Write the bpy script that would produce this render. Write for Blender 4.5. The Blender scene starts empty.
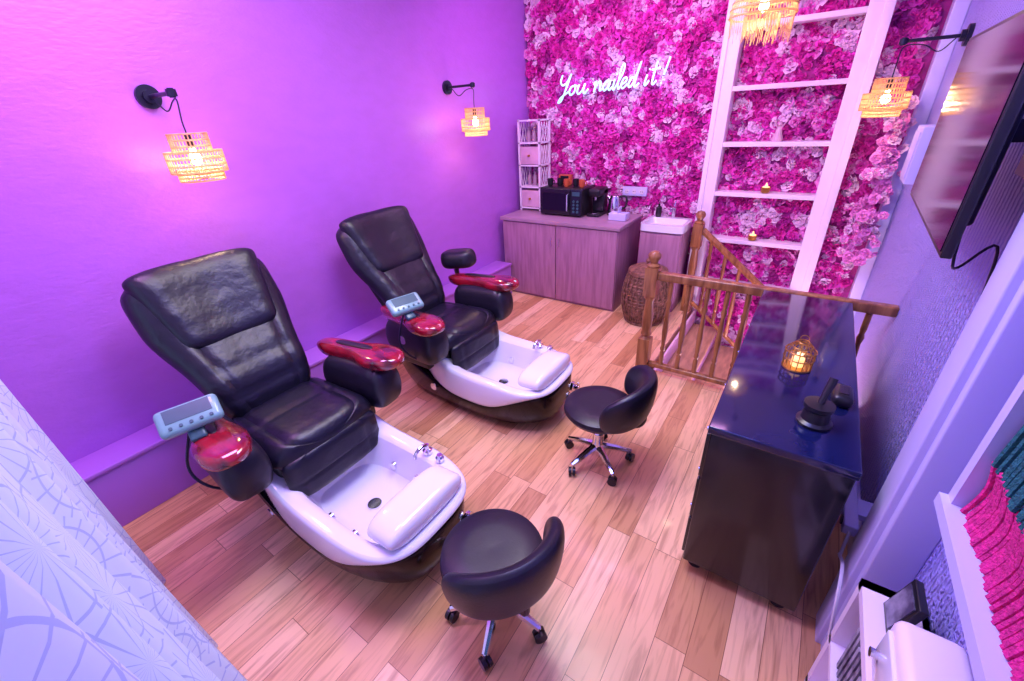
import bpy, math, random
import numpy as np
from mathutils import Vector, Matrix, Euler
import bmesh
random.seed(7); rng=np.random.default_rng(5)
S=bpy.context.scene
COL=S.collection
pi=math.pi
# ---------------------------------------------------------------- materials
def nd(nt,t,**k):
    n=nt.nodes.new(t)
    for a,b in k.items(): setattr(n,a,b)
    return n
def mat(name,col,rough=.5,metal=0,coat=0,bump=None,vary=0,vscale=6,stretch=(1,1,1),col2=None,emit=None,estr=0,trans=0,spec=.5):
    m=bpy.data.materials.new(name); m.use_nodes=True; nt=m.node_tree
    b=nt.nodes['Principled BSDF']; L=nt.links
    b.inputs['Base Color'].default_value=(*col,1); b.inputs['Roughness'].default_value=rough
    b.inputs['Metallic'].default_value=metal; b.inputs['Coat Weight'].default_value=coat
    b.inputs['Coat Roughness'].default_value=.08
    b.inputs['Specular IOR Level'].default_value=spec
    b.inputs['Transmission Weight'].default_value=trans
    if emit: b.inputs['Emission Color'].default_value=(*emit,1); b.inputs['Emission Strength'].default_value=estr
    tc=nd(nt,'ShaderNodeTexCoord'); mp=nd(nt,'ShaderNodeMapping'); mp.inputs['Scale'].default_value=stretch
    L.new(tc.outputs['Object'],mp.inputs['Vector'])
    if vary or col2:
        n=nd(nt,'ShaderNodeTexNoise'); n.inputs['Scale'].default_value=vscale; n.inputs['Detail'].default_value=5
        L.new(mp.outputs[0],n.inputs['Vector'])
        r=nd(nt,'ShaderNodeValToRGB'); L.new(n.outputs['Fac'],r.inputs[0])
        c2=col2 or tuple(c*(1-vary) for c in col)
        r.color_ramp.elements[0].color=(*c2,1); r.color_ramp.elements[1].color=(*col,1)
        r.color_ramp.elements[0].position=.35; r.color_ramp.elements[1].position=.62
        L.new(r.outputs[0],b.inputs['Base Color'])
    if bump:
        n=nd(nt,'ShaderNodeTexNoise'); n.inputs['Scale'].default_value=bump[0]; n.inputs['Detail'].default_value=6
        L.new(mp.outputs[0],n.inputs['Vector'])
        bp=nd(nt,'ShaderNodeBump'); bp.inputs['Strength'].default_value=bump[1]; bp.inputs['Distance'].default_value=bump[2] if len(bump)>2 else .01
        L.new(n.outputs['Fac'],bp.inputs['Height']); L.new(bp.outputs[0],b.inputs['Normal'])
    return m
M={}
M['wallL']=mat('wall_lilac_lit',(.46,.145,.70),.40,bump=(60,.4,.006),stretch=(1,.45,1),vary=.05,vscale=14)  # base colour carries part of the purple lamp light on the wall
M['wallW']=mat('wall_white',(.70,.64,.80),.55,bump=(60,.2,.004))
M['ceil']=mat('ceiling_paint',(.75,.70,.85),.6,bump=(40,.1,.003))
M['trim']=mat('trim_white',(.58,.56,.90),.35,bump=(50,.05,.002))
M['plinth']=mat('plinth_lilac',(.42,.15,.66),.42,bump=(50,.1,.002))
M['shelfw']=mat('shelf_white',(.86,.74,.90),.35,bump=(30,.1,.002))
M['leather']=mat('black_leather',(.007,.007,.018),.36,bump=(5,.5,.03),spec=.42)
M['leather2']=mat('black_leather_fine',(.009,.008,.018),.38,bump=(120,.3,.002),spec=.45)
M['plastic']=mat('black_plastic',(.012,.012,.017),.3,bump=(80,.05,.001))
M['white']=mat('acrylic_white',(.80,.80,.92),.12,coat=.6,bump=(4,.02,.002))
M['hull']=mat('hull_dark_gloss',(.006,.004,.008),.20,metal=0,coat=.1,vary=.4,spec=.25)
M['red']=mat('burgundy_lacquer',(.34,.008,.025),.12,coat=1,col2=(.08,.003,.010),vscale=7,stretch=(1,3,1))
M['chrome']=mat('chrome',(.8,.8,.84),.12,metal=1,bump=(40,.02,.001))
M['metalb']=mat('black_metal',(.02,.02,.045),.35,metal=.5,bump=(80,.05,.001))
M['teal']=mat('remote_teal',(.20,.42,.42),.3,coat=.3,vary=.1)
M['teald']=mat('remote_dark',(.05,.14,.17),.3,vary=.3)
M['woodr']=mat('rail_oak',(.40,.17,.06),.3,coat=.4,col2=(.19,.065,.022),vscale=5,stretch=(6,6,.8))
M['cab']=mat('cabinet_taupe_wood',(.42,.20,.33),.4,col2=(.32,.145,.25),vscale=7,stretch=(5,5,.5),bump=(30,.08,.002))
M['cabtop']=mat('cabinet_top',(.42,.25,.37),.35,vary=.15)
M['black']=mat('black_gloss',(.005,.005,.012),.20,coat=.2,vary=.3)
M['blacktop']=mat('black_glass_top',(.005,.008,.035),.10,coat=.4,col2=(.008,.013,.09),vscale=1.3)  # navy in the colour stands in for blue reflections on black glass
M['wick']=mat('wicker',(.28,.13,.08),.6,col2=(.10,.045,.03),vscale=30,bump=(60,.6,.008))
M['screen']=mat('tv_screen',(.010,.006,.024),.10,spec=.22,vary=.2)
M['orange']=mat('orange_ceramic',(.6,.12,.05),.3,vary=.15)
M['candle']=mat('candle_wax',(.9,.6,.35),.5,emit=(1,.5,.15),estr=1.8,vary=.1)
M['pinkf']=mat('pink_yarn',(.85,.02,.28),.85,vary=.35,vscale=60,bump=(140,.9,.01))
M['tealf']=mat('teal_yarn',(.01,.15,.17),.85,vary=.4,vscale=60,bump=(140,.9,.01))
M['paper']=mat('printed_paper',(.4,.38,.5),.5,col2=(.06,.05,.1),vscale=12)
M['pinko']=mat('ornament_pink',(.75,.45,.62),.5,vary=.2)
M['neon']=mat('neon_tube',(.25,.35,.45),.3,emit=(.40,.80,1),estr=1.35)
M['bulb']=mat('bulb_glow',(1,.8,.5),.3,emit=(1,.72,.36),estr=25)
M['gold']=mat('gold_metal',(.62,.34,.08),.35,metal=.9,vary=.2)
M['cable']=mat('cable_white',(.7,.65,.75),.5,vary=.1)
M['lino']=mat('stair_plaster',(.85,.6,.75),.6,vary=.1)
M['step']=mat('stair_oak',(.62,.36,.2),.35,vary=.35,vscale=5,stretch=(5,1,1))
def rattan():
    m=mat('rattan_shade',(.80,.58,.36),.6,col2=(.5,.31,.16),vscale=40)
    nt=m.node_tree; b=nt.nodes['Principled BSDF']; o=nt.nodes['Material Output']
    t=nd(nt,'ShaderNodeBsdfTranslucent'); t.inputs[0].default_value=(1,.76,.46,1)
    x=nd(nt,'ShaderNodeMixShader'); x.inputs[0].default_value=.5
    nt.links.new(b.outputs[0],x.inputs[1]); nt.links.new(t.outputs[0],x.inputs[2]); nt.links.new(x.outputs[0],o.inputs[0])
    return m
M['rattan']=rattan()
def floor_mat():
    m=mat('oak_plank_floor',(.6,.35,.2),.31,coat=.12); nt=m.node_tree; L=nt.links; b=nt.nodes['Principled BSDF']
    tc=nd(nt,'ShaderNodeTexCoord'); mp=nd(nt,'ShaderNodeMapping'); mp.inputs['Rotation'].default_value=(0,0,pi/2)
    L.new(tc.outputs['Object'],mp.inputs[0])
    br=nd(nt,'ShaderNodeTexBrick'); L.new(mp.outputs[0],br.inputs['Vector'])
    br.offset=.37; br.offset_frequency=2; br.squash=.7; br.squash_frequency=3
    br.inputs['Scale'].default_value=1; br.inputs['Brick Width'].default_value=1.05; br.inputs['Row Height'].default_value=.122
    br.inputs['Mortar Size'].default_value=.0012; br.inputs['Bias'].default_value=0
    br.inputs['Color1'].default_value=(0,0,0,1); br.inputs['Color2'].default_value=(1,1,1,1); br.inputs['Mortar'].default_value=(.5,.5,.5,1)
    r=nd(nt,'ShaderNodeValToRGB'); e=r.color_ramp.elements
    e[0].color=(.56,.275,.12,1); e[1].color=(.94,.61,.35,1)
    x=e.new(.4); x.color=(.75,.415,.20,1); x=e.new(.7); x.color=(.85,.51,.27,1)
    L.new(br.outputs['Color'],r.inputs[0])
    mp2=nd(nt,'ShaderNodeMapping'); mp2.inputs['Scale'].default_value=(18,1.6,1); L.new(tc.outputs['Object'],mp2.inputs[0])
    ad=nd(nt,'ShaderNodeVectorMath',operation='ADD'); L.new(mp2.outputs[0],ad.inputs[0]);
    sc=nd(nt,'ShaderNodeVectorMath',operation='SCALE'); sc.inputs['Scale'].default_value=17; L.new(br.outputs['Color'],sc.inputs[0]); L.new(sc.outputs[0],ad.inputs[1])
    n=nd(nt,'ShaderNodeTexNoise'); n.inputs['Scale'].default_value=1.6; n.inputs['Detail'].default_value=8; n.inputs['Distortion'].default_value=1.6; L.new(ad.outputs[0],n.inputs['Vector'])
    r2=nd(nt,'ShaderNodeValToRGB'); r2.color_ramp.elements[0].position=.28; r2.color_ramp.elements[0].color=(.50,.40,.36,1); r2.color_ramp.elements[1].position=.52; r2.color_ramp.elements[1].color=(1,1,1,1)
    L.new(n.outputs['Fac'],r2.inputs[0])
    mu=nd(nt,'ShaderNodeMixRGB',blend_type='MULTIPLY'); mu.inputs[0].default_value=.75; L.new(r.outputs[0],mu.inputs[1]); L.new(r2.outputs[0],mu.inputs[2])
    mo=nd(nt,'ShaderNodeMixRGB'); L.new(br.outputs['Fac'],mo.inputs[0]); L.new(mu.outputs[0],mo.inputs[1]); mo.inputs[2].default_value=(.20,.07,.03,1)
    L.new(mo.outputs[0],b.inputs['Base Color'])
    bp=nd(nt,'ShaderNodeBump'); bp.inputs['Strength'].default_value=.15; bp.inputs['Distance'].default_value=.003; L.new(n.outputs['Fac'],bp.inputs['Height']); L.new(bp.outputs[0],b.inputs['Normal'])
    return m
M['floor']=floor_mat()
def rwall():
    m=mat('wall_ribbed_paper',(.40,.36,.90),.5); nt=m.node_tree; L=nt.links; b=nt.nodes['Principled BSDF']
    tc=nd(nt,'ShaderNodeTexCoord'); w=nd(nt,'ShaderNodeTexWave',bands_direction='Y'); w.inputs['Scale'].default_value=9; w.inputs['Distortion'].default_value=2.5; w.inputs['Detail'].default_value=3; w.inputs['Detail Scale'].default_value=6
    L.new(tc.outputs['Object'],w.inputs['Vector'])
    bp=nd(nt,'ShaderNodeBump'); bp.inputs['Strength'].default_value=.9; bp.inputs['Distance'].default_value=.02; L.new(w.outputs['Fac'],bp.inputs['Height']); L.new(bp.outputs[0],b.inputs['Normal'])
    return m
M['wallR']=rwall()
def curtain_mat():
    m=bpy.data.materials.new('lace_curtain'); m.use_nodes=True; nt=m.node_tree; L=nt.links; b=nt.nodes['Principled BSDF']; o=nt.nodes['Material Output']
    uv=nd(nt,'ShaderNodeTexCoord')
    v=nd(nt,'ShaderNodeTexVoronoi',voronoi_dimensions='2D'); v.inputs['Scale'].default_value=4.6; v.inputs['Randomness'].default_value=.8
    L.new(uv.outputs['UV'],v.inputs['Vector'])
    d=nd(nt,'ShaderNodeVectorMath',operation='SUBTRACT'); L.new(uv.outputs['UV'],d.inputs[0]); L.new(v.outputs['Position'],d.inputs[1])
    sp=nd(nt,'ShaderNodeSeparateXYZ'); L.new(d.outputs[0],sp.inputs[0])
    at=nd(nt,'ShaderNodeMath',operation='ARCTAN2'); L.new(sp.outputs[1],at.inputs[0]); L.new(sp.outputs[0],at.inputs[1])
    mm=nd(nt,'ShaderNodeMath',operation='MULTIPLY'); mm.inputs[1].default_value=19; L.new(at.outputs[0],mm.inputs[0])
    s=nd(nt,'ShaderNodeMath',operation='SINE'); L.new(mm.outputs[0],s.inputs[0])
    g=nd(nt,'ShaderNodeMath',operation='GREATER_THAN'); g.inputs[1].default_value=.94; L.new(s.outputs[0],g.inputs[0])
    rd=nd(nt,'ShaderNodeMath',operation='SUBTRACT'); rd.inputs[1].default_value=.46; L.new(v.outputs['Distance'],rd.inputs[0])
    ab=nd(nt,'ShaderNodeMath',operation='ABSOLUTE'); L.new(rd.outputs[0],ab.inputs[0])
    lt=nd(nt,'ShaderNodeMath',operation='LESS_THAN'); lt.inputs[1].default_value=.012; L.new(ab.outputs[0],lt.inputs[0])
    mx=nd(nt,'ShaderNodeMath',operation='MAXIMUM'); L.new(g.outputs[0],mx.inputs[0]); L.new(lt.outputs[0],mx.inputs[1])
    mc=nd(nt,'ShaderNodeMixRGB'); L.new(mx.outputs[0],mc.inputs[0]); mc.inputs[1].default_value=(.86,.88,.98,1); mc.inputs[2].default_value=(.60,.63,.88,1)
    L.new(mc.outputs[0],b.inputs['Base Color']); b.inputs['Roughness'].default_value=.8
    t=nd(nt,'ShaderNodeBsdfTranslucent'); L.new(mc.outputs[0],t.inputs[0])
    x=nd(nt,'ShaderNodeMixShader'); x.inputs[0].default_value=.5
    L.new(b.outputs[0],x.inputs[1]); L.new(t.outputs[0],x.inputs[2]); L.new(x.outputs[0],o.inputs[0])
    return m
M['curtain']=curtain_mat()
M['glass']=mat('window_glass',(.9,.95,1),.02,trans=1)
FL=[mat('petal_magenta',(.76,.015,.40),.6,vary=.3,vscale=30),mat('petal_hot_pink',(.88,.05,.56),.6,vary=.3,vscale=30),
    mat('petal_pink',(.92,.27,.72),.6,vary=.2,vscale=30),mat('petal_pale',(.94,.62,.88),.6,vary=.12,vscale=30),mat('petal_deep',(.44,.008,.28),.6,vary=.3,vscale=30)]
# ---------------------------------------------------------------- geometry
def g_box(sx,sy,sz,c=(0,0,0)):
    x,y,z=sx/2,sy/2,sz/2
    v=[(c[0]+a*x,c[1]+b*y,c[2]+d*z) for a in(-1,1) for b in(-1,1) for d in(-1,1)]
    return v,[(0,1,3,2),(4,6,7,5),(0,4,5,1),(2,3,7,6),(0,2,6,4),(1,5,7,3)]
def g_b(x0,x1,y0,y1,z0,z1): return g_box(x1-x0,y1-y0,z1-z0,((x0+x1)/2,(y0+y1)/2,(z0+z1)/2))
def g_rings(R,c0=True,c1=True,closed=True):
    v=[];f=[];n=len(R[0])
    for r in R: v+= [tuple(p) for p in r]
    for k in range(len(R)-1):
        for i in range(n if closed else n-1):
            j=(i+1)%n; f.append((k*n+i,k*n+j,(k+1)*n+j,(k+1)*n+i))
    if c0: f.append(tuple(range(n))[::-1])
    if c1: f.append(tuple(range((len(R)-1)*n,len(R)*n)))
    return v,f
def g_lathe(prof,n=28,c=(0,0,0),caps=True):
    R=[[(c[0]+r*math.cos(2*pi*i/n),c[1]+r*math.sin(2*pi*i/n),c[2]+z) for i in range(n)] for r,z in prof]
    return g_rings(R,caps,caps)
def g_cyl(r,h,c=(0,0,0),r2=None,n=24,axis='z'):
    r2=r if r2 is None else r2
    v,f=g_lathe([(r,-h/2),(r2,h/2)],n)
    if axis=='x': v=[(z,y,-x) for x,y,z in v]
    if axis=='y': v=[(x,z,-y) for x,y,z in v]
    return [(a+c[0],b+c[1],d+c[2]) for a,b,d in v],f
def g_tube(pts,r,n=8,closed=False):
    P=[Vector(p) for p in pts]; R=[]; up=None
    for i,p in enumerate(P):
        t=((P[(i+1)%len(P)] if closed or i<len(P)-1 else p)-(P[i-1] if closed or i>0 else p)).normalized()
        if up is None: up=Vector((0,0,1)) if abs(t.z)<.9 else Vector((1,0,0))
        a=t.cross(up)
        if a.length<1e-5: a=t.cross(Vector((0,1,0)))
        a.normalize(); b=a.cross(t).normalized(); up=b
        rr=r[i] if isinstance(r,(list,tuple)) else r
        R.append([tuple(p+a*(rr*math.cos(2*pi*k/n))+b*(rr*math.sin(2*pi*k/n))) for k in range(n)])
    if closed: R.append(R[0]); return g_rings(R,False,False)
    return g_rings(R)
def g_ring(R,r,c,n=40,m=6): return g_tube([(c[0]+R*math.cos(2*pi*i/n),c[1]+R*math.sin(2*pi*i/n),c[2]) for i in range(n)],r,m,True)
def spl(P,k=6):
    P=[np.array(p,float) for p in P]; Q=[2*P[0]-P[1]]+P+[2*P[-1]-P[-2]]; o=[]
    for i in range(1,len(Q)-2):
        a,b,c,d=Q[i-1:i+3]
        for s in range(k):
            t=s/k; o.append(tuple(.5*((2*b)+(-a+c)*t+(2*a-5*b+4*c-d)*t*t+(-a+3*b-3*c+d)*t**3)))
    o.append(tuple(P[-1])); return o
def g_pad(L,w,th,gu=(),gv=(),gd=.012,wing=0,back=.4,nu=34,nv=44,rp=10,bend=None):
    T=[];B=[]
    for j in range(nv+1):
        q=math.sin(pi/2*(-1+2*j/nv)); v=(q+1)/2; rowt=[];rowb=[]
        W=w(v)*max(0,1-abs(q)**rp)**.5
        for i in range(nu+1):
            u=math.sin(pi/2*(-1+2*i/nu))
            e=(max(0,1-abs(u)**4)*max(0,1-abs(q)**6))**.5
            g=sum(math.exp(-((u-a)/.05)**2) for a in gu)+sum(math.exp(-((v-a)/.022)**2) for a in gv)
            z0=wing*u*u*e+(bend(v) if bend else 0)
            rowt.append((v*L,u*W,th*e-gd*min(g,1.2)*e+z0)); rowb.append((v*L,u*W,-back*th*e+z0))
        T.append(rowt);B.append(rowb)
    vs=[p for r in T for p in r]+[p for r in B for p in r]; N=(nu+1)*(nv+1); f=[]
    for j in range(nv):
        for i in range(nu):
            a=j*(nu+1)+i; f.append((a,a+nu+1,a+nu+2,a+1)); f.append((N+a,N+a+1,N+a+nu+2,N+a+nu+1))
    return vs,f
def xf(g,loc=(0,0,0),rot=(0,0,0),sc=(1,1,1)):
    m=Matrix.LocRotScale(Vector(loc),Euler(rot),Vector(sc)); return [tuple(m@Vector(p)) for p in g[0]],g[1]
def mk(name,geos,m,parent=None,loc=(0,0,0),rot=(0,0,0),bevel=0,bseg=3,sub=0,ang=38,weld=True):
    if isinstance(geos,tuple): geos=[geos]
    V=[];F=[]
    for v,f in geos:
        o=len(V); V+=v; F+=[tuple(i+o for i in q) for q in f]
    me=bpy.data.meshes.new(name); me.from_pydata(V,[],F)
    bm=bmesh.new(); bm.from_mesh(me)
    if weld: bmesh.ops.remove_doubles(bm,verts=bm.verts,dist=1e-5)
    bmesh.ops.recalc_face_normals(bm,faces=bm.faces)
    if bevel: 
        es=[e for e in bm.edges if len(e.link_faces)==2 and e.calc_face_angle(0)>.6]
        bmesh.ops.bevel(bm,geom=es,offset=bevel,segments=bseg,profile=.5,affect='EDGES',clamp_overlap=True)
    for f in bm.faces: f.smooth=True
    bm.to_mesh(me); bm.free()
    me.set_sharp_from_angle(angle=math.radians(ang))
    me.materials.append(m)
    ob=bpy.data.objects.new(name,me); COL.objects.link(ob)
    ob.location=loc; ob.rotation_euler=rot
    if parent: ob.parent=parent
    if sub:
        s=ob.modifiers.new('s','SUBSURF'); s.levels=sub; s.render_levels=sub
    return ob
def emp(name,loc=(0,0,0),rz=0):
    e=bpy.data.objects.new(name,None); COL.objects.link(e); e.location=loc; e.rotation_euler=(0,0,rz); e.empty_display_size=.1; return e
# ---------------------------------------------------------------- room
XL,XR,YB,YF,H=-2.94,.54,4.67,-.28,3.2
HX,HY=-.80,3.02
mk('floor',[g_b(XL-.1,HX,YF-.1,YB+.1,-.12,0),g_b(HX,XR+.1,YF-.1,HY,-.12,0)],M['floor'],weld=False)
mk('ceiling',g_b(XL-.1,XR+.1,YF-.1,YB+.1,H,H+.1),M['ceil'])
mk('wall_left',g_b(XL-.1,XL,YF-.1,YB+.1,0,H),M['wallL'])
mk('wall_back',g_b(XL-.1,XR+.1,YB,YB+.1,-2.4,H),M['wallW'])
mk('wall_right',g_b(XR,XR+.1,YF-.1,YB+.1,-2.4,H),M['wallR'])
WX0,WX1,WZ0,WZ1=-2.55,-.3,.25,2.5
mk('wall_front',[g_b(XL-.1,WX0,YF-.1,YF,0,H),g_b(WX1,XR+.1,YF-.1,YF,0,H),g_b(WX0,WX1,YF-.1,YF,0,WZ0),g_b(WX0,WX1,YF-.1,YF,WZ1,H)],M['wallW'],weld=False)
w=emp('window_1')
mk('window_frame',[g_b(WX0,WX1,YF-.08,YF-.02,WZ0,WZ0+.06),g_b(WX0,WX1,YF-.08,YF-.02,WZ1-.06,WZ1),g_b(WX0,WX0+.06,YF-.08,YF-.02,WZ0,WZ1),g_b(WX1-.06,WX1,YF-.08,YF-.02,WZ0,WZ1),g_b(-1.46,-1.39,YF-.08,YF-.02,WZ0,WZ1)],M['trim'],w,weld=False)
mk('window_pane',g_b(WX0,WX1,YF-.055,YF-.05,WZ0,WZ1),M['glass'],w)
mk('baseboard_left',[g_b(XL,-2.73,YF,3.86,0,.36),g_b(XL,-2.715,YF,3.86,.36,.385)],M['plinth'],bevel=.006)
mk('baseboard_right',g_b(XR-.02,XR,YF,HY,0,.14),M['trim'],bevel=.004)
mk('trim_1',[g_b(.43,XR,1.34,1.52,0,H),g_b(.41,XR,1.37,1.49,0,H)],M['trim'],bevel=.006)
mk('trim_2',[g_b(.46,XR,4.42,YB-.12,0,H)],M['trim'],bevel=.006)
# stair well
mk('stairwell_floor',g_b(HX,XR,HY,YB,-2.4,-2.3),M['floor'])
mk('wall_stair_front',g_b(HX-.02,XR,HY-.02,HY,-2.3,-.12),M['lino'])
mk('wall_stair_side',g_b(HX-.1,HX-.01,HY,YB,-2.3,-.12),M['lino'])
st=emp('staircase',(HX+.02,0,0))
mk('treads',[g_b(.235*i,.235*i+.27,HY+.03,YB-.22,-.19*(i+1)-.035,-.19*(i+1)) for i in range(5)],M['step'],st,weld=False,bevel=.006)
mk('risers',[g_b(.235*i+.001,.235*i+.02,HY+.03,YB-.22,-.19*(i+1),-.19*i-.04) for i in range(5)],M['lino'],st,weld=False)
# balustrade
ba=emp('stair_balustrade')
def newel(x,y,z0,h):
    g=[g_b(x-.045,x+.045,y-.045,y+.045,z0,z0+.30),g_b(x-.045,x+.045,y-.045,y+.045,z0+h-.34,z0+h-.12)]
    g.append(g_lathe([(.042,.30),(.03,.32),(.042,.34),(.034,.37),(.04,.48),(.03,h-.38),(.042,h-.36),(.04,h-.34)],20,(x,y,z0)))
    g.append(g_lathe([(.042,h-.12),(.048,h-.105),(.025,h-.09),(.028,h-.08),(.045,h-.05),(.045,h-.03),(.03,h-.008),(.004,h)],20,(x,y,z0)))
    return g
def balu(x,y,z0,z1):
    h=z1-z0
    return g_lathe([(.018,0),(.018,h*.15),(.012,h*.17),(.02,h*.2),(.014,h*.24),(.022,h*.42),(.013,h*.7),(.02,h*.76),(.013,h*.8),(.017,h*.84),(.017,h)],10,(x,y,z0))
RY=2.975
G=newel(-.84,RY,0,1.0)+newel(-.84,4.33,0,1.02)
mk('newel_posts',G,M['woodr'],ba,weld=False)
mk('rails',[g_b(-.80,XR,RY-.03,RY+.03,.79,.85),g_b(-.80,XR,RY-.022,RY+.022,.06,.10)],M['woodr'],ba,weld=False,bevel=.01)
mk('balusters',[balu(-.70+.125*i,RY,.10,.79) for i in range(10)],M['woodr'],ba,weld=False)
def slope(y):
    a=Vector((-.80,y,.84)); b=Vector((.40,y,-.13)); gs=[g_tube([a,b],.032,8),g_tube([a-Vector((0,0,.74)),b-Vector((0,0,.74))],.02,6)]
    for i in range(8):
        t=(i+.7)/8.5; p=a.lerp(b,t); gs.append(balu(p.x,p.y,p.z-.74,p.z))
    return gs
mk('sloping_handrail',slope(4.33),M['woodr'],ba,weld=False)
# ---------------------------------------------------------------- flower wall
def flowers(name,cent,rad,parent=None):
    tmpl=[];
    for (n,r1,r0,h0,h1,wd,ph) in [(6,1,.25,.05,.38,.62,0),(5,.72,.15,.2,.62,.5,.4),(4,.42,.05,.4,.85,.34,.9)]:
        for k in range(n):
            a=2*pi*k/n+ph
            pts=[]
            for (rr,ww,hh) in [(r0,.3,h0),(r0+(r1-r0)*.6,1,h1),(r1,.55,h1*.75)]:
                for s in(-1,1):
                    x=rr; y=s*wd*ww*r1*.8
                    pts.append((x*math.cos(a)-y*math.sin(a),x*math.sin(a)+y*math.cos(a),hh-.1*abs(s)))
            tmpl.append(pts)
    T=np.array(tmpl).reshape(-1,3); nq=len(tmpl)
    fq=[]
    for q in range(nq):
        o=q*6; fq+=[(o,o+1,o+3,o+2),(o+2,o+3,o+5,o+4)]
    fq=np.array(fq)
    Vs=[];Fs=[];Ms=[]
    for i,(c,nrm) in enumerate(cent):
        r=rad*rng.uniform(.7,1.45); a=rng.uniform(0,6.28)
        P=T*r; P=P+rng.normal(0,.08*r,P.shape)
        ca,sa=math.cos(a),math.sin(a); x=P[:,0]*ca-P[:,1]*sa; y=P[:,0]*sa+P[:,1]*ca; z=P[:,2]
        n=Vector(nrm)+Vector(rng.normal(0,.34,3)); n.normalize()
        u=n.cross(Vector((.1,.2,1))).normalized(); v=n.cross(u)
        Q=np.outer(x,u)+np.outer(y,v)+np.outer(z,n)+np.array(c)
        Vs.append(Q);Fs.append(fq+i*len(T))
        k=.55*math.sin(c[0]*13+1.3*math.sin(c[2]*9))+.55*math.sin(c[2]*15+2*math.sin(c[0]*8))+rng.normal(0,1.0)
        m0=4 if k<-1.7 else 0 if k<-.45 else 1 if k<.3 else 2 if k<.9 else 3
        Ms+= [m0]*11*2+[max(0,m0-1) if m0 in(1,2) else m0]*4*2
    Vs=np.concatenate(Vs);Fs=np.concatenate(Fs)
    me=bpy.data.meshes.new(name); me.from_pydata(Vs.tolist(),[],Fs.tolist())
    for m in FL: me.materials.append(m)
    me.polygons.foreach_set('material_index',Ms); me.update()
    ob=bpy.data.objects.new(name,me); COL.objects.link(ob)
    if parent: ob.parent=parent
    return ob
C=[]
sp=.062
nx=int((XR-XL-.04)/sp)
for i in range(nx):
    x=XL+.05+sp*i
    for j in range(80):
        z=-1.3+sp*j+(sp/2 if i%2 else 0)
        if z>H-.03: break
        if x<-.78 and z<.5: continue
        if x>.44: continue
        C.append(((x+rng.uniform(-.02,.02),YB-.015-rng.uniform(0,.02),z+rng.uniform(-.02,.02)),(0,-1,0)))
fw=emp('flower_wall_panel'); flowers('blossoms',C,.044,fw)
mk('backing_panel',g_b(XL+.01,.47,YB-.015,YB-.002,-1.35,H-.01),FL[4],fw)
C=[]
for i in range(150):
    t=rng.uniform(0,1); z=.70+1.15*t; s=.04+.09*(1-t)
    C.append(((.38+rng.normal(0,s*.6),4.33+rng.normal(0,s*.5),z),(rng.normal(-.5,.5),-1,rng.normal(0,.4))))
fg=flowers('hanging_blossom_garland',C,.033)
for i in range(5): fg.data.materials[i]=FL[3] if i%2 else FL[2]
# white niche shelving
sh=emp('white_wall_shelving')
zs=[.28,.72,1.15,1.57,2.0,2.43]
sy0=4.47
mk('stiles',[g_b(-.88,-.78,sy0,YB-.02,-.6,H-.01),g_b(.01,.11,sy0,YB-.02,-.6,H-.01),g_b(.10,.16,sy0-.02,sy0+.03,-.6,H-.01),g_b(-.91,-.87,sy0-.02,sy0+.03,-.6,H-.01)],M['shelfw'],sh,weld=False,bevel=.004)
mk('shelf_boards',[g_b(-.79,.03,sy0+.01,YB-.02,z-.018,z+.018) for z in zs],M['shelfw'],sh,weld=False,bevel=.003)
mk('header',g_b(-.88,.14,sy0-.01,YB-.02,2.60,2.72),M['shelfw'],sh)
def candle(x,y,z,nm='tealight_candle'):
    c=emp(nm,(x,y,z)); mk('holder',g_lathe([(.02,0),(.035,.01),(.038,.05),(.034,.05),(.03,.012)],20),M['gold'],c)
    mk('wax',g_lathe([(.028,.012),(.028,.055),(.012,.06),(.004,.085),(.001,.09)],16),M['candle'],c)
candle(-.37,4.52,1.169); candle(-.39,4.52,.739)
o=emp('angel_figurine',(-.37,4.53,1.589))
mk('robe',g_lathe([(.04,0),(.042,.02),(.025,.07),(.02,.10),(.01,.115)],18),M['pinko'],o)
mk('head',xf(g_lathe([(.002,-.018),(.014,-.01),(.018,0),(.014,.01),(.002,.018)],16),(0,0,.13)),M['pinko'],o)
mk('wings',[xf(g_pad(.1,lambda v:.03,.008),(0,.01,.08),(0,-1.0,a)) for a in(0,pi)],M['pinko'],o,weld=False)
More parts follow.
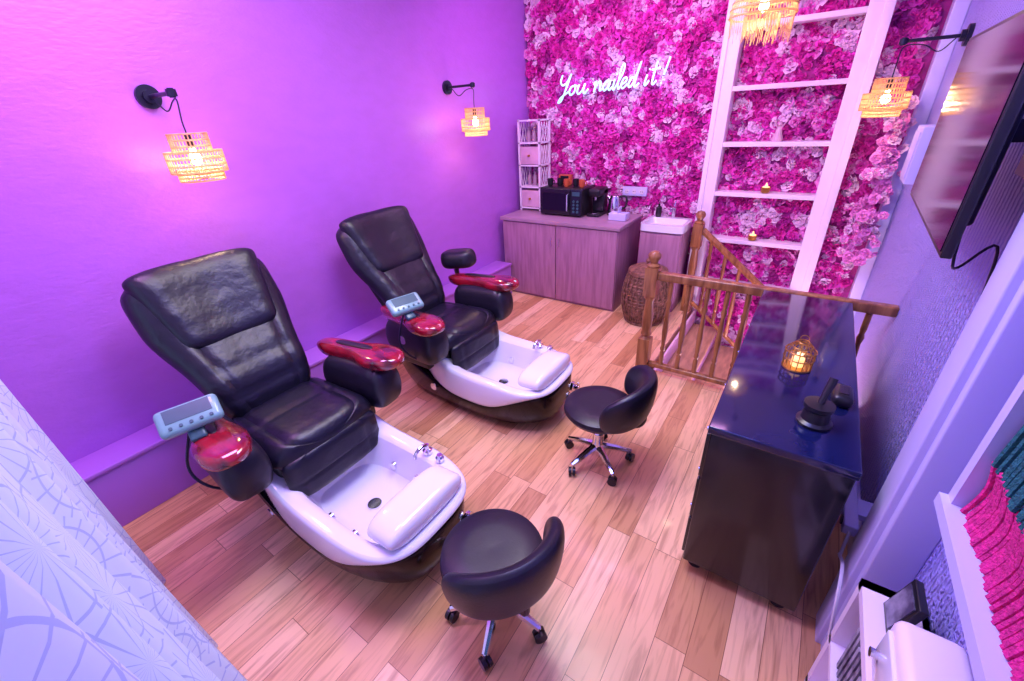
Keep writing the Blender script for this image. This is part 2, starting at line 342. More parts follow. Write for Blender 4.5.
# neon sign
L=[[(0.1,2.1),(0.0,1.5),(0.3,1.1),(0.8,1.3),(1.2,2.1)],[(1.2,2.1),(0.9,0.9),(0.5,-0.4),(0.1,-0.6),(0.4,-0.1),(1.3,0.4)],
[(1.9,0.9),(1.5,0.8),(1.35,0.35),(1.6,0.02),(2.0,0.3),(2.0,0.8),(1.85,0.95),(2.3,0.8)],
[(2.45,0.95),(2.35,0.3),(2.6,0.02),(3.0,0.4),(3.15,0.95),(3.1,0.3),(3.3,0.0),(3.7,.4)],
[(4.3,0.7),(4.5,0.95),(4.45,0.0),(4.6,0.6),(4.95,0.95),(5.1,0.6),(5.1,0.1),(5.4,0.2)],
[(6.05,0.85),(5.65,0.85),(5.45,0.35),(5.7,0.02),(6.05,0.4),(6.15,0.9),(6.1,0.2),(6.3,0.02),(6.5,0.3)],
[(6.65,0.95),(6.6,0.2),(6.75,0.0),(7.0,0.4)],[(7.0,0.4),(7.4,1.5),(7.35,2.2),(7.1,1.9),(7.1,0.6),(7.25,0.0),(7.5,0.3)],
[(7.5,0.35),(7.95,0.6),(7.9,0.95),(7.6,0.85),(7.5,0.35),(7.75,0.0),(8.2,0.35)],
[(8.85,0.85),(8.5,0.85),(8.3,0.35),(8.5,0.02),(8.85,0.5),(9.1,2.2),(8.95,0.4),(9.1,0.0),(9.45,0.3)],
[(10.1,0.95),(10.05,0.2),(10.2,0.0),(10.45,0.4)],[(10.85,2.0),(10.8,0.4),(10.95,0.0),(11.25,0.3)],[(10.45,1.3),(11.3,1.4)],[(12.0,2.2),(11.85,0.7)],
[(6.72,1.35),(6.76,1.42)],[(10.2,1.35),(10.24,1.42)],[(11.78,0.0),(11.80,.08)]]
ns=emp('neon_sign',(-2.48,4.535,2.04))
U=.091
mk('neon_letters',[g_tube([((p[0]+.22*p[1])*U,0,p[1]*U*1.0+p[0]*.004) for p in spl([(a,b) for a,b in s],7)],.0088,8) for s in L],M['neon'],ns,weld=False)
mk('standoffs',[g_cyl(.005,.08,(x,.04,z),axis='y',n=8) for x,z in [(.05,.1),(.3,.02),(.52,.05),(.75,.1),(1.0,.1)]],M['chrome'],ns,weld=False)
for i in range(5):
    l=bpy.data.lights.new('neon_light','POINT'); l.energy=.9; l.color=(.30,.65,1); l.shadow_soft_size=.03
    o=bpy.data.objects.new('neon_light',l); COL.objects.link(o); o.parent=ns; o.location=(.1+.23*i,-.05,.09)
# ---------------------------------------------------------------- rattan lamps
def shade(sc=1.0):
    gs=[]
    def tier(r,z0,z1,n):
        for i in range(n):
            a=2*pi*i/n; gs.append(g_tube([(r*math.cos(a),r*math.sin(a),z0),(r*math.cos(a),r*math.sin(a),z1)],.0028*sc,5))
        k=4
        for j in range(k): gs.append(g_ring(r,.004*sc,(0,0,z0+(z1-z0)*j/(k-1)),36,5))
    tier(.085*sc,.03*sc,.115*sc,34); tier(.125*sc,-.06*sc,.035*sc,46); tier(.10*sc,-.10*sc,-.05*sc,38)
    for i in range(12):
        a=2*pi*i/12
        gs.append(g_tube([(.085*sc*math.cos(a),.085*sc*math.sin(a),.03*sc),(.125*sc*math.cos(a),.125*sc*math.sin(a),.035*sc)],.003*sc,5))
        gs.append(g_tube([(.10*sc*math.cos(a),.10*sc*math.sin(a),-.055*sc),(.125*sc*math.cos(a),.125*sc*math.sin(a),-.06*sc)],.003*sc,5))
        gs.append(g_tube([(.01,0,.115*sc),(.085*sc*math.cos(a),.085*sc*math.sin(a),.115*sc)],.003*sc,5))
    return gs
def bulb(par,loc,e,r=.028):
    mk('light_bulb',g_lathe([(.004,-r*1.1),(r*.7,-r*.7),(r,0),(r*.75,r*.75),(r*.4,r*1.4),(r*.4,r*2)],20),M['bulb'],par,loc)
    l=bpy.data.lights.new('bulb_light','POINT'); l.energy=e; l.color=(1,.70,.45); l.shadow_soft_size=.03
    o=bpy.data.objects.new('bulb_light',l); COL.objects.link(o); o.parent=par; o.location=(loc[0],loc[1],loc[2]-.055)
def wall_lamp(loc,rz,arm=.30,drop=.29,e_=8):
    e=emp('rattan_wall_lamp',loc,rz)   # local +x away from wall
    mk('wall_rose',[g_cyl(.055,.022,(.011,0,0),axis='x',n=32),g_cyl(.03,.03,(.03,0,0),axis='x')],M['metalb'],e,weld=False)
    mk('arm',[g_tube([(.02,0,0),(arm,0,0)],.010,10),g_cyl(.022,.03,(arm,0,0),n=16),g_tube([(arm,0,.02),(arm,0,-.02)],.014,10)],M['metalb'],e,weld=False)
    mk('cord',g_tube(spl([(.06,0,-.01),(.12,.02,-.07),(.20,.03,-.03),(arm-.01,.015,-.03),(arm,0,-.12),(arm,0,-drop+.11)],6),.0035,6),M['metalb'],e)
    mk('socket',g_cyl(.016,.06,(arm,0,-drop+.08),n=16),M['metalb'],e)
    mk('shade',shade(),M['rattan'],e,(arm,0,-drop),weld=False)
    bulb(e,(arm,0,-drop+.0),e_)
    return e
wall_lamp((XL,1.01,2.07),0,e_=7)
wall_lamp((XL,3.30,2.14),0,e_=6)
wall_lamp((XR,4.0,2.18),pi,.30,.31,5)
def pendant(x,y,z,sc):
    e=emp('rattan_pendant_lamp',(x,y,z))
    gs=[]
    for k in range(9):
        t=k/8; gs.append(g_ring(sc*(.05+.17*math.sin(t*pi*.5)),.006,(0,0,.17-.17*t*t),48,5))
    for i in range(60):
        a=2*pi*i/60; gs.append(g_tube([(sc*(.05+.17*math.sin(t*pi*.5))*math.cos(a),sc*(.05+.17*math.sin(t*pi*.5))*math.sin(a),.17-.17*t*t) for t in [0,.25,.5,.75,1]],.003,4))
        for rf in(.21,.12):
            r=rf*sc; dz=.06+.10*rng.random(); gs.append(g_tube([(r*math.cos(a),r*math.sin(a),0),(r*.97*math.cos(a+.05),r*.97*math.sin(a+.05),-dz)],.0020,4))
    mk('shade',gs,M['rattan'],e,weld=False)
    mk('cord',g_tube([(0,0,.17),(0,0,H-z)],.004,6),M['metalb'],e)
    mk('ceiling_rose',g_cyl(.05,.02,(0,0,H-z-.01)),M['metalb'],e)
    bulb(e,(0,0,.05),7,.03)
pendant(-.53,3.62,2.37,.86)
# ---------------------------------------------------------------- pedicure chairs
def se(cx,a,b,n,N,zf,cy=0):
    R=[]
    for i in range(N):
        t=2*pi*i/N; c,s=math.cos(t),math.sin(t)
        x=cx+a*math.copysign(abs(c)**(2/n),c); y=cy+b*math.copysign(abs(s)**(2/n),s)
        R.append((x,y,zf(x) if callable(zf) else zf))
    return R
def chair(loc,elbow=False):
    e=emp('pedicure_spa_chair',loc)
    ss=lambda t:(lambda q:q*q*(3-2*q))(min(1,max(0,t)))
    rim=lambda x:.38+.13*ss((.34-x)/.40)-.02*ss((x-.6)/.3)
    low=lambda x:.17+.20*ss((.30-x)/.6)+.14*ss((x-.50)/.42)
    bot=lambda x:.012+.04*ss((x-.65)/.32)+.05*ss((-.15-x)/.3)
    N=64
    R=[se(.25,.63,.225,3,N,lambda x:bot(x)),se(.26,.685,.27,3,N,lambda x:bot(x)+.03),se(.26,.715,.308,3.2,N,lambda x:(bot(x)+low(x))/2),se(.255,.718,.331,3.4,N,lambda x:low(x)-.005),se(.255,.708,.325,3.4,N,lambda x:low(x)+.02),se(.255,.66,.30,3.4,N,lambda x:low(x)+.02)]
    mk('hull',g_rings(R,True,False),M['hull'],e,sub=1)
    R=[se(.425,.525,.315,3.2,N,lambda x:low(x)+.0),se(.425,.542,.330,3.3,N,lambda x:low(x)+.015),se(.425,.55,.334,3.4,N,lambda x:(low(x)+rim(x))/2),se(.425,.545,.328,3.6,N,lambda x:rim(x)-.015),
       se(.425,.535,.318,3.6,N,lambda x:rim(x)),se(.49,.43,.265,4,N,lambda x:rim(x)-.004),se(.51,.38,.235,4,N,lambda x:rim(x)-.012),se(.52,.355,.215,4,N,lambda x:.29),se(.52,.32,.19,4,N,.19),se(.52,.24,.15,4,N,.165)]
    mk('basin',g_rings(R,False,True),M['white'],e,sub=1)
    mk('foot_rest',xf(g_pad(.20,lambda v:.225,.06,back=.9,rp=9),(.735,0,.385),(0,-.06,0)),M['white'],e)
    mk('footrest_post',g_b(.80,.87,-.08,.08,.2,.36),M['white'],e,bevel=.02)
    mk('drain',[g_cyl(.042,.012,(0,0,0)),g_cyl(.02,.02,(0,0,.006))],M['chrome'],e,(.19,0,.27),(0,1.1,0),weld=False)
    mk('drain_grille',g_cyl(.035,.012,(.48,.0,.172)),M['chrome'],e)
    mk('massage_jets',[g_cyl(.022,.02,(.42,s*.198,.24),axis='y') for s in(-1,1)]+[g_cyl(.022,.02,(.6,s*.198,.24),axis='y') for s in(-1,1)],M['chrome'],e,weld=False)
    mk('faucet',[g_lathe([(.026,0),(.026,.015),(.012,.025),(.012,.05)],16,(.63,.275,rim(.63))),g_tube(spl([(.63,.275,rim(.6)+.045),(.63,.24,rim(.6)+.06),(.63,.20,rim(.6)+.045),(.63,.19,rim(.6)+.02)],5),.009,8),g_lathe([(.022,0),(.022,.02),(.014,.03),(.014,.035)],16,(.72,.27,rim(.72)))],M['chrome'],e,weld=False)
    mk('side_valve',[g_cyl(.035,.02,(.955,.18,.19),axis='x'),g_cyl(.02,.06,(.97,.18,.19),axis='x'),g_cyl(.025,.02,(.965,.09,.17),axis='x'),g_tube([(.995,.18,.16),(.995,.18,.23)],.008,8)],M['chrome'],e,weld=False)
    mk('badge',g_cyl(.028,.008,(.1,-.335,.2),axis='y'),M['chrome'],e)
    # seat
    mk('seat_frame',g_b(-.34,.20,-.26,.26,.22,.50),M['plastic'],e,bevel=.04)
    mk('seat_cushion',xf(g_pad(.60,lambda v:.285,.10,gu=(-.66,.66),gv=(.52,),gd=.014,back=.9,wing=.015,rp=12),(-.32,0,.50),(0,-.05,0)),M['leather'],e)
    mk('seat_front_apron',xf(g_pad(.25,lambda v:.265,.05,gu=(-.66,.66),gv=(.55,),gd=.008,back=.8),(.245,0,.54),(0,pi/2-.06,0)),M['leather'],e)
    # backrest
    def wb(v): return .235+.045*ss(v/.4)+.068*ss((v-.3)/.4)-.010*ss((v-.88)/.12)
    A=.51; TR=(pi,-(pi/2+A),0)
    dx,dz=-math.sin(A),math.cos(A); fx,fz=math.cos(A),math.sin(A)
    O=lambda s,f:(-.25+dx*s+fx*f,0,.50+dz*s+fz*f)
    mk('backrest',xf(g_pad(.90,wb,.09,gu=(-.60,.60),gv=(.17,.34),gd=.012,back=.9,wing=.05,rp=13,bend=lambda v:.045*math.sin(v*pi*2)*(1-v)),O(0,0),TR),M['leather'],e)
    mk('head_cover',xf(g_pad(.47,lambda v:.235+.088*v,.05,gd=.012,back=.9,wing=.06,rp=16,nu=44,nv=50,bend=lambda v:-.010*math.sin(v*pi)+.002*math.sin(v*17)*(1-v)),O(.435,.055),TR),M['leather'],e)
    mk('back_shell',xf(g_pad(.82,lambda v:.21+.09*v,.06,back=.7),O(.02,-.07),TR),M['plastic'],e)
    mk('back_support',g_b(-.42,-.24,-.15,.15,.25,.60),M['plastic'],e,bevel=.04)
    for s in(-1,1):
        mk('arm_side',xf(g_pad(.50,lambda v:.10,.14,gv=(.85,),back=1,rp=12),(-.20,s*.35,.59),(0,-.02,s*.08)),M['leather2'],e)
        def wa(v): return .057+.016*v+.035*ss((v-.45)/.3)-.006*ss((v-.85)/.15)
        mk('arm_top',xf(g_pad(.64,wa,.042,back=1.35,rp=5),(-.28,s*.35,.745),(0,-.03,s*.13)),M['red'],e)
        mk('arm_trim',xf(g_pad(.28,lambda v:.022,.008,back=.5,rp=5),(-.12,s*.372,.792),(0,-.03,s*.13)),M['plastic'],e)
        mk('arm_stalk',g_b(-.14,.12,s*.335-.03,s*.335+.03,.36,.50),M['plastic'],e,bevel=.015)
        mk('arm_hinge',g_cyl(.03,.03,(.02,s*.455,.62),axis='y'),M['chrome'],e)
    if elbow:
        mk('elbow_pad',xf(g_pad(.30,lambda v:.095,.08,back=.8,rp=3),(-.36,.38,.87),(0,-.1,.3)),M['leather2'],e)
        mk('elbow_post',g_tube([(-.22,.39,.73),(-.22,.39,.87)],.02,8),M['plastic'],e)
    # remote
    mk('remote_stalk',g_tube(spl([(.16,-.36,.64),(.15,-.42,.72),(.11,-.45,.78),(.07,-.45,.84)],5),.018,8),M['metalb'],e)
    RL,RR=(.08,-.44,.88),(.0,.62,-.25)
    mk('remote_body',xf(g_box(.12,.22,.05),RL,RR),M['teal'],e,bevel=.02)
    mk('remote_screen',xf(g_b(-.045,.015,-.08,.08,.025,.027),RL,RR),M['teald'],e)
    mk('remote_buttons',[xf(g_cyl(.007,.006,(.037,y,.026),n=12),RL,RR) for y in(-.07,-.035,0,.035,.07)],M['teald'],e,weld=False)
    mk('remote_clamp',xf(g_b(.03,.10,-.03,.03,-.05,-.015),RL,RR),M['teald'],e,bevel=.01)
    mk('remote_cable',g_tube(spl([(.07,-.45,.84),(.06,-.52,.66),(.10,-.50,.55),(.14,-.40,.45)],6),.006,6),M['metalb'],e)
    return e
chair((-1.98,.80,0)); chair((-2.05,2.05,0),True)
# ---------------------------------------------------------------- stools
def stool(loc,rz,h=.43):
    e=emp('pedicure_stool',loc,rz)
    mk('seat',g_lathe([(.02,h-.075),(.15,h-.075),(.185,h-.065),(.205,h-.035),(.20,h-.012),(.17,h+.004),(.10,h+.008),(.004,h+.002)],48),M['leather2'],e)
    mk('seat_plate',g_cyl(.10,.02,(0,0,h-.085)),M['plastic'],e)
    mk('gas_column',[g_cyl(.024,h-.24,(0,0,(h-.09+.15)/2)),g_cyl(.032,.12,(0,0,.16))],M['chrome'],e,weld=False)
    R=[]
    n=30
    for i in range(n+1):
        q=-1+2*i/n; a=q*1.25; ed=max(.0,1-abs(q)**3)**.5
        hh=.035+.10*ed; zc=h+.06+.05*(1-q*q); th=.014+.030*ed; r=.218+.02*(1-q*q)
        ring=[]
        for k in range(16):
            b=2*pi*k/16; dr=th*math.copysign(abs(math.cos(b))**.8,math.cos(b)); dz=hh*math.copysign(abs(math.sin(b))**.8,math.sin(b))
            rr=r+dr+.12*(dz+.06)*1.0
            ring.append((rr*math.cos(a),rr*math.sin(a),zc+dz))
        R.append(ring)
    mk('curved_back',g_rings(R),M['leather2'],e,sub=1)
    mk('back_bracket',g_tube(spl([(.05,0,h-.085),(.20,0,h-.085),(.25,0,h-.03),(.245,0,h+.05)],5),.012,8),M['plastic'],e)
    g1=[];g2=[];
    for i in range(5):
        a=2*pi*i/5+.5; c,s=math.cos(a),math.sin(a)
        g1.append(g_tube([(.01*c,.01*s,.125),(.10*c,.10*s,.105),(.20*c,.20*s,.075)],[.024,.020,.014],8)); g1.append(g_cyl(.006,.05,(.20*c,.20*s,.055),n=8))
        for d in(-.012,.012):
            v,f=g_cyl(.026,.016,(0,0,0),n=18,axis='y'); b=a+.9
            g2.append(xf((v,f),(.20*c-math.sin(b)*d,.20*s+math.cos(b)*d,.027),(0,0,b)))
    mk('star_base',g1+[g_lathe([(.035,.10),(.035,.14),(.025,.16)],20)],M['chrome'],e,weld=False); mk('casters',g2,M['plastic'],e,weld=False)
stool((-.71,.78,0),-.45); stool((-.73,1.84,0),.05)
# ---------------------------------------------------------------- sideboard (black)
d=emp('black_sideboard')
X0,X1,Y0,Y1=-.125,.33,1.39,2.92
mk('carcass',[g_b(X0+.01,X1-.005,Y0+.01,Y1-.01,.07,.815)],M['black'],d,bevel=.006)
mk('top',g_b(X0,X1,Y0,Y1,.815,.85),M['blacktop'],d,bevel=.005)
mk('drawer_fronts',[g_b(X0-.003,X0+.02,Y0+.03+.375*i,Y0+.03+.365*(i+1)+.01*i-.01,.10+.235*j,.10+.225*(j+1)+.01*j-.005) for i in range(4) for j in range(3)],M['black'],d,weld=False,bevel=.003)
mk('drawer_knobs',[g_cyl(.01,.02,(X0-.012,Y0+.03+.375*i+.18,.10+.235*j+.11),axis='x',n=12) for i in range(4) for j in range(3)],M['chrome'],d,weld=False)
mk('casters',[g_cyl(.028,.02,(x,y,.028),axis='y',n=16) for x in(X0+.06,X1-.06) for y in(Y0+.06,Y1-.06)]+[g_cyl(.015,.03,(x,y,.06),n=12) for x in(X0+.06,X1-.06) for y in(Y0+.06,Y1-.06)],M['plastic'],d,weld=False)
l=emp('gold_lantern',(.11,2.0,.851))
mk('cage',[g_ring(r,.0028,(0,0,z),32,5) for r,z in[(.055,.004),(.058,.05),(.058,.085),(.04,.105),(.022,.125)]]+[g_tube([(.055*math.cos(a),.055*math.sin(a),.004),(.058*math.cos(a),.058*math.sin(a),.085),(.022*math.cos(a),.022*math.sin(a),.125)],.002,5) for a in np.linspace(0,2*pi,17)[:-1]]+[g_tube([(.016*math.cos(a),0,.14+.016*math.sin(a)) for a in np.linspace(0,2*pi,17)[:-1]],.002,5,True)],M['gold'],l,weld=False)
mk('base',g_cyl(.057,.008,(0,0,.004)),M['gold'],l)
mk('candle',g_lathe([(.024,.008),(.024,.045),(.006,.05),(.004,.07),(.001,.078)],16),M['candle'],l)
t=emp('black_candle_holder',(.19,1.60,.851))  # round black candle holder with a stick
mk('base',g_lathe([(.055,0),(.057,.012),(.045,.02),(.04,.06),(.048,.07),(.048,.085),(.01,.088)],28),M['plastic'],t)
mk('handle',g_tube([(0,0,.08),(.02,.05,.17)],[.010,.015],10),M['plastic'],t)
b=emp('nail_lamp',(.27,1.80,.851)); mk('housing',g_b(-.035,.035,-.06,.06,0,.05),M['plastic'],b,bevel=.02); mk('top_panel',g_b(-.015,.015,-.03,.03,.05,.053),M['black'],b)
# ---------------------------------------------------------------- base cabinet + things
c=emp('storage_cabinet')
mk('carcass',g_b(-2.85,-1.48,3.93,4.55,.0,.86),M['cab'],c,bevel=.003)
mk('doors',[g_b(-2.845,-2.17,3.905,3.93,.03,.85),g_b(-2.16,-1.485,3.905,3.93,.03,.85)],M['cab'],c,weld=False,bevel=.003)
mk('worktop',g_b(-2.87,-1.46,3.89,4.555,.86,.895),M['cabtop'],c,bevel=.003)
mk('handles',[g_tube([(x,3.905,.64),(x,3.885,.64),(x,3.885,.72),(x,3.905,.72)],.005,8) for x in(-2.21,-2.12)],M['chrome'],c,weld=False)
k=emp('sink_unit')
mk('carcass',g_b(-1.36,-.95,4.20,4.55,0,.82),M['cab'],k,bevel=.003)
mk('door',g_b(-1.35,-.96,4.18,4.20,.04,.80),M['cab'],k,bevel=.003)
def rr(x0,x1,y0,y1,z,N=32):
    return [(p[0],p[1],z) for p in se((x0+x1)/2,(x1-x0)/2,(y1-y0)/2,8,N,z,(y0+y1)/2)]
mk('basin',g_rings([rr(-1.37,-.94,4.17,4.56,.82),rr(-1.37,-.94,4.17,4.56,.89),rr(-1.34,-.97,4.20,4.49,.89),rr(-1.31,-1.0,4.23,4.46,.84)]),M['white'],k,ang=30)
mk('faucet',[g_cyl(.02,.10,(-1.14,4.53,.94)),g_tube(spl([(-1.14,4.53,.98),(-1.14,4.48,1.01),(-1.14,4.42,1.0),(-1.14,4.41,.97)],5),.012,8),g_tube([(-1.14,4.53,.99),(-1.14,4.55,1.05)],.008,8)],M['chrome'],k,weld=False)
s=emp('soap_dispenser',(-1.29,4.52,.892)); mk('bottle',g_lathe([(.025,0),(.03,.01),(.03,.09),(.01,.11),(.01,.13)],18),M['plastic'],s); mk('pump',g_tube([(0,0,.12),(0,0,.15),(0,-.03,.15)],.005,6),M['chrome'],s)
# microwave
mw=emp('microwave_oven',(-2.24,4.32,.897))
mk('body',g_b(-.25,.25,-.17,.17,.01,.29),M['plastic'],mw,bevel=.01)
mk('door',g_b(-.245,.12,-.185,-.17,.02,.28),M['black'],mw,bevel=.005)
mk('window',g_b(-.21,.08,-.189,-.185,.06,.24),M['screen'],mw)
mk('control_panel',g_b(.13,.245,-.183,-.17,.02,.28),M['metalb'],mw,bevel=.003)
mk('buttons',[g_cyl(.012,.012,(.165+.045*i,-.187,.06+.035*j),axis='y',n=12) for i in range(2) for j in range(4)]+[g_b(.145,.23,-.187,-.182,.22,.26)],M['teald'],mw,weld=False)
mk('handle',g_tube([(.10,-.185,.06),(.10,-.215,.07),(.10,-.215,.23),(.10,-.185,.24)],.008,8),M['chrome'],mw)
mk('feet',[g_cyl(.015,.012,(x,y,.006),n=10) for x in(-.2,.2) for y in(-.13,.13)],M['plastic'],mw,weld=False)
def cup(nm,x,y,z,m,r=.032,h=.075):
    e=emp(nm,(x,y,z)); mk('body',g_lathe([(r*.75,0),(r,.02),(r,h),(r*.9,h),(r*.85,.012)],24),m,e)
    mk('handle',g_tube(spl([(r*.9,0,h*.8),(r*1.6,0,h*.7),(r*1.6,0,h*.35),(r*.9,0,h*.25)],5),.005,6),m,e)
for i,(x,m) in enumerate([(-2.43,'plastic'),(-2.33,'plastic'),(-2.23,'orange'),(-2.14,'plastic'),(-2.05,'orange')]): cup('coffee_mug',x,4.27+.04*(i%2),1.188,M[m])
bx=emp('tea_box',(-2.32,4.42,1.188)); mk('carton',g_b(-.07,.07,-.03,.03,0,.10),M['orange'],bx,bevel=.002); mk('label',g_b(-.05,.05,-.032,-.03,.03,.09),M['metalb'],bx)
cm=emp('coffee_machine',(-1.90,4.36,.897))
mk('base',g_b(-.07,.07,-.13,.12,0,.03),M['plastic'],cm,bevel=.01); mk('column',g_b(-.065,.065,.0,.12,.03,.27),M['plastic'],cm,bevel=.015); mk('head',g_b(-.065,.065,-.12,.12,.20,.28),M['plastic'],cm,bevel=.02); mk('spout',g_cyl(.015,.04,(0,-.07,.185)),M['chrome'],cm); mk('drip_grid',g_cyl(.045,.006,(0,-.07,.033)),M['chrome'],cm)
kt=emp('electric_kettle',(-1.73,4.42,.897))
mk('base',g_cyl(.075,.02,(0,0,.01)),M['plastic'],kt); mk('body',g_lathe([(.07,.02),(.075,.05),(.06,.17),(.05,.20),(.03,.21),(.01,.225)],28),M['chrome'],kt); mk('handle',g_tube(spl([(.055,0,.19),(.12,0,.19),(.12,0,.10),(.07,0,.06)],6),.011,8),M['plastic'],kt); mk('spout',g_tube([(-.05,0,.15),(-.085,0,.19)],[.022,.012],10),M['chrome'],kt)
ts=emp('tissue_box',(-1.60,4.22,.897)); mk('carton',g_b(-.09,.09,-.06,.06,0,.07),M['trim'],ts,bevel=.004); mk('tissue',xf(g_pad(.07,lambda v:.04,.01),(0,0,.065),(0,-1.4,0)),M['trim'],ts)
ou=emp('wall_socket',(-1.58,4.575,1.12)); mk('plate',g_b(-.13,.13,-.012,.03,-.045,.045),M['trim'],ou,bevel=.004); mk('sockets',[g_cyl(.025,.006,(x,-.014,0),axis='y') for x in(-.08,0,.08)],M['cable'],ou,weld=False); mk('holes',[g_cyl(.004,.008,(x+d,-.016,0),axis='y',n=8) for x in(-.08,0,.08) for d in(-.009,.009)],M['plastic'],ou,weld=False)
# white tower shelf
tw=emp('white_shelf_tower',(-2.72,4.42,.897))
mk('posts',[g_b(x-.01,x+.01,y-.01,y+.01,0,.95) for x in(-.13,.13) for y in(-.11,.11)],M['shelfw'],tw,weld=False)
mk('shelves',[g_b(-.14,.14,-.12,.12,z,z+.015) for z in(.02,.25,.48,.71,.93)],M['shelfw'],tw,weld=False)
mk('side_lattice',[g_tube([(x,-.11+.055*i,z),(x,-.055+.055*i,z+.2)],.004,5) for z in(.26,.49,.72) for x in(-.13,.13) for i in range(4)]+[g_tube([(x,-.055+.055*i,z),(x,-.11+.055*i,z+.2)],.004,5) for z in(.26,.49,.72) for x in(-.13,.13) for i in range(4)],M['shelfw'],tw,weld=False)
mk('drawers',[g_b(-.115,.115,-.115,.10,z+.02,z+.2) for z in(.02,.48)],M['pinko'],tw,weld=False,bevel=.004)
mk('drawer_knobs',[g_cyl(.012,.02,(0,-.125,z+.11),axis='y',n=12) for z in(.02,.48)],M['gold'],tw,weld=False)
mk('stored_bottles',[g_lathe([(.025,0),(.025,.1),(.01,.12),(.01,.15)],14,(x,0,z+.016)) for z in(.25,.71) for x in(-.07,0,.07)],M['cabtop'],tw,weld=False)
# wicker basket
wb=emp('wicker_basket',(-1.15,3.90,0))
prof=[]
for i in range(45):
    t=i/44; r=.165+.055*math.sin(t*pi)**.8; prof.append((r+.006*math.sin(i*2.2),.01+.50*t))
mk('body',g_lathe(prof,48),M['wick'],wb)
mk('weave',[g_tube([((.168+.055*math.sin(t*pi)**.8+.005)*math.cos(a+.5*t*s),(.168+.055*math.sin(t*pi)**.8+.005)*math.sin(a+.5*t*s),.01+.5*t) for t in np.linspace(0,1,12)],.006,5) for a in np.linspace(0,2*pi,25)[:-1] for s in(-1,1)],M['wick'],wb,weld=False)
mk('lid',g_lathe([(.175,.51),(.185,.52),(.18,.535),(.13,.56),(.06,.58),(.02,.585),(.025,.605),(.03,.62),(.015,.64),(.003,.645)],40),M['wick'],wb)
mk('rims',[g_ring(.175,.012,(0,0,z),40,8) for z in(.015,.505)],M['wick'],wb,weld=False)
# ---------------------------------------------------------------- tv
tv=emp('wall_mounted_tv',(.335,2.0,1.79),-.03)
mk('bezel',g_b(-.012,.012,-.50,.50,-.275,.275),M['plastic'],tv,bevel=.004)
mk('screen',g_b(-.0145,-.011,-.488,.488,-.26,.263),M['screen'],tv)
mk('rear_housing',g_b(.012,.05,-.36,.36,-.22,.12),M['plastic'],tv,bevel=.012)
mk('bracket',[g_b(.05,.195,-.10,.10,-.03,.03),g_b(.185,.20,-.14,.14,-.14,.14)],M['metalb'],tv,weld=False)
mk('cable',g_tube(spl([(.04,-.30,-.2),(.05,-.32,-.32),(.08,-.25,-.36),(.15,-.2,-.3),(.18,-.18,-.5)],6),.004,6),M['metalb'],tv)
eb=emp('wall_service_box',(.50,3.75,1.55)); mk('housing',g_b(-.06,.035,-.12,.12,-.15,.17),M['trim'],eb,bevel=.006); mk('door',g_b(-.066,-.06,-.10,.10,-.12,.14),M['trim'],eb,bevel=.003)
# cables & power strip
ps=emp('power_strip',(.44,1.85,.30)); mk('body',g_b(-.025,.025,-.16,.16,0,.05),M['trim'],ps,bevel=.006); mk('sockets',[g_cyl(.02,.006,(-.026,-.11+.073*i,.025),axis='x') for i in range(4)],M['metalb'],ps,weld=False)
mk('bracket',g_b(.02,.10,-.05,.05,.0,.03),M['trim'],ps)
mk('lead',g_tube(spl([(0,-.16,.02),(-.01,-.22,-.05),(-.04,-.33,.05),(-.05,-.45,.12),(-.05,-.56,.05),(-.02,-.6,-.2)],8),.006,6),M['cable'],ps)
# near-right low shelf
ls=emp('white_low_shelf')
SX=.385
mk('carcass',[g_b(SX,.53,.42,.45,0,.62),g_b(SX,.53,1.17,1.20,0,.62),g_b(SX,.53,.42,1.20,.59,.62),g_b(SX,.53,.42,1.20,.02,.05),g_b(SX,.53,.42,1.20,.30,.32),g_b(.515,.53,.42,1.20,0,.62),g_b(SX,.53,.80,.82,.05,.6)],M['shelfw'],ls,weld=False)
mg=emp('magazine_stack'); mk('magazines',[g_b(.40,.51,.86+.028*i,.875+.028*i,.325,.325+.2+.02*(i%3)) for i in range(9)],M['paper'],mg,weld=False)
ph=emp('picture_frame',(.44,1.09,.622)); mk('frame',xf(g_b(-.01,.01,-.05,.05,0,.14),(0,0,0),(0,.2,0)),M['plastic'],ph,bevel=.003); mk('print',xf(g_b(-.013,-.01,-.04,.04,.015,.125),(0,0,0),(0,.2,0)),M['paper'],ph)
dv=emp('white_sterilizer_box',(.46,.84,.622)); mk('body',g_b(-.065,.065,-.13,.13,0,.18),M['shelfw'],dv,bevel=.025); mk('door',g_b(-.073,-.063,-.10,.10,.03,.15),M['white'],dv,bevel=.004); mk('knob',g_cyl(.012,.02,(-.08,.07,.08),axis='x'),M['chrome'],dv)
# yarn wall hanging
yh=emp('framed_yarn_hanging')
ya,yb,za,zb=.30,1.07,1.08,1.75
mk('frame',[g_b(.385,.53,ya,yb,za,za+.03),g_b(.40,.53,yb-.03,yb,za,zb),g_b(.40,.53,ya,yb,zb-.03,zb),g_b(.40,.53,ya,ya+.03,za,zb),g_b(.50,.53,ya,yb,za,zb)],M['trim'],yh,weld=False)
def yarn(z0,z1,ph):
    gs=[]
    n=int((yb-ya-.07)/.0085)
    for i in range(n):
        y=ya+.035+.0085*i; dx=rng.normal(0,.0025); gs.append(g_tube([(.42+dx+.012*math.sin(k/5*pi),y+.0015*math.sin(k*1.3+ph),z0+(z1-z0)*k/5+rng.normal(0,.002)) for k in range(6)],.0055,5))
    return gs
mk('pink_strands',yarn(za+.03,za+.17,0),M['pinkf'],yh,weld=False)
mk('teal_strands',yarn(za+.165,zb-.03,1),M['tealf'],yh,weld=False)
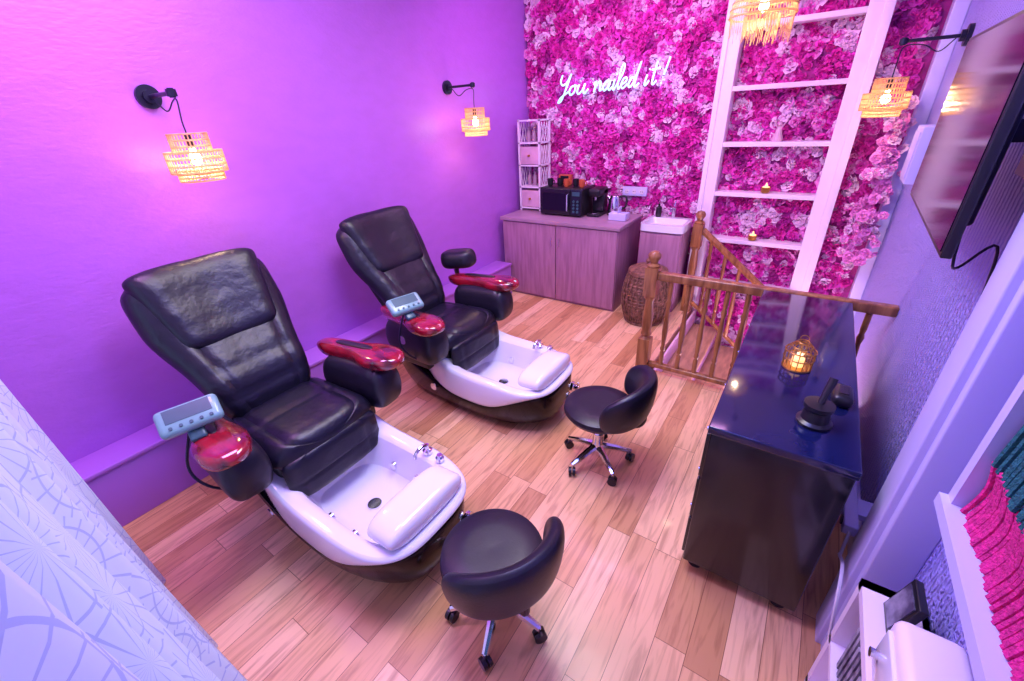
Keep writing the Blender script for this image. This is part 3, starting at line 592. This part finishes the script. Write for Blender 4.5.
# ---------------------------------------------------------------- curtain
def curtain(name,x0,x1,yc,amp,z0,z1,n=190,m=30):
    V=[];F=[];UV=[]
    for j in range(m+1):
        t=j/m; z=z0+(z1-z0)*t
        for i in range(n+1):
            s=i/n; a=amp*(1-.45*t)
            y=yc+a*math.sin(s*2*pi*8+.6*math.sin(s*9))+.3*a*math.sin(s*2*pi*19+2*t)-.05*t+.07*(1-t)**2*min(1,s*2.2)+.05*max(0,1-s*6)
            V.append((x0+(x1-x0)*s+.01*math.sin(t*3+s*12),y,z)); UV.append((s*(x1-x0)*1.5,z))
    for j in range(m):
        for i in range(n):
            q=j*(n+1)+i; F.append((q,q+1,q+n+2,q+n+1))
    me=bpy.data.meshes.new(name); me.from_pydata(V,[],F); ul=me.uv_layers.new(name='UVMap')
    for p in me.polygons:
        p.use_smooth=True
        for li in p.loop_indices: ul.data[li].uv=UV[me.loops[li].vertex_index]
    me.materials.append(M['curtain']); return me
cu=emp('lace_curtain'); ob=bpy.data.objects.new('fabric',curtain('fabric',-2.20,-.12,-.07,.05,.01,2.7)); COL.objects.link(ob); ob.parent=cu
mk('rod',g_cyl(.012,2.5,(-1.25,-.12,2.71),axis='x'),M['metalb'],cu)
mk('rod_brackets',[g_b(x-.01,x+.01,YF,-.11,2.70,2.72) for x in(-2.4,-.1)],M['metalb'],cu,weld=False)
# ---------------------------------------------------------------- lights
def area(name,loc,tgt,size,e,col,sy=None):
    l=bpy.data.lights.new(name,'AREA'); l.energy=e; l.color=col; l.size=size
    if sy: l.shape='RECTANGLE'; l.size_y=sy
    o=bpy.data.objects.new(name,l); COL.objects.link(o); o.location=loc
    o.rotation_euler=(Vector(tgt)-Vector(loc)).to_track_quat('-Z','Y').to_euler()
area('ceiling_light_violet',(-2.1,.6,3.12),(-2.75,.7,1.2),.7,46,(.84,.36,1))
area('ceiling_light_magenta',(-1.4,3.3,3.12),(-1.3,4.6,1.3),1.6,44,(.98,.42,.95),.6)
area('ceiling_light_white',(-1.1,1.6,3.15),(-1.1,1.6,0),.9,60,(1,.90,.90),1.4)
area('ceiling_light_blue',(-.35,1.3,3.1),(.45,1.5,.9),.4,60,(.17,.20,1),2.2)
l=bpy.data.lights.new('stairwell_light','POINT'); l.energy=45; l.color=(1,.7,.85); l.shadow_soft_size=.1
o=bpy.data.objects.new('stairwell_light',l); COL.objects.link(o); o.location=(.1,3.6,-.6)
W=bpy.data.worlds.new('World'); S.world=W; W.use_nodes=True
W.node_tree.nodes['Background'].inputs[0].default_value=(.50,.62,1,1); W.node_tree.nodes['Background'].inputs[1].default_value=1.8
# ---------------------------------------------------------------- camera
r=Vector((.8226,.5592,-.0486)).normalized(); bk=Vector((.518,-.7161,.4746)); bk=(bk-r*bk.dot(r)).normalized(); up=bk.cross(r)
cd=bpy.data.cameras.new('camera'); cam=bpy.data.objects.new('camera',cd); COL.objects.link(cam)
mw_=Matrix((( r.x,up.x,bk.x,0),(r.y,up.y,bk.y,0),(r.z,up.z,bk.z,1.9),(0,0,0,1)))
cam.matrix_world=mw_
cd.sensor_width=36; cd.lens=36*420/1024; cd.clip_start=.03
S.camera=cam
try:
    S.view_settings.view_transform='Standard'
except Exception: pass
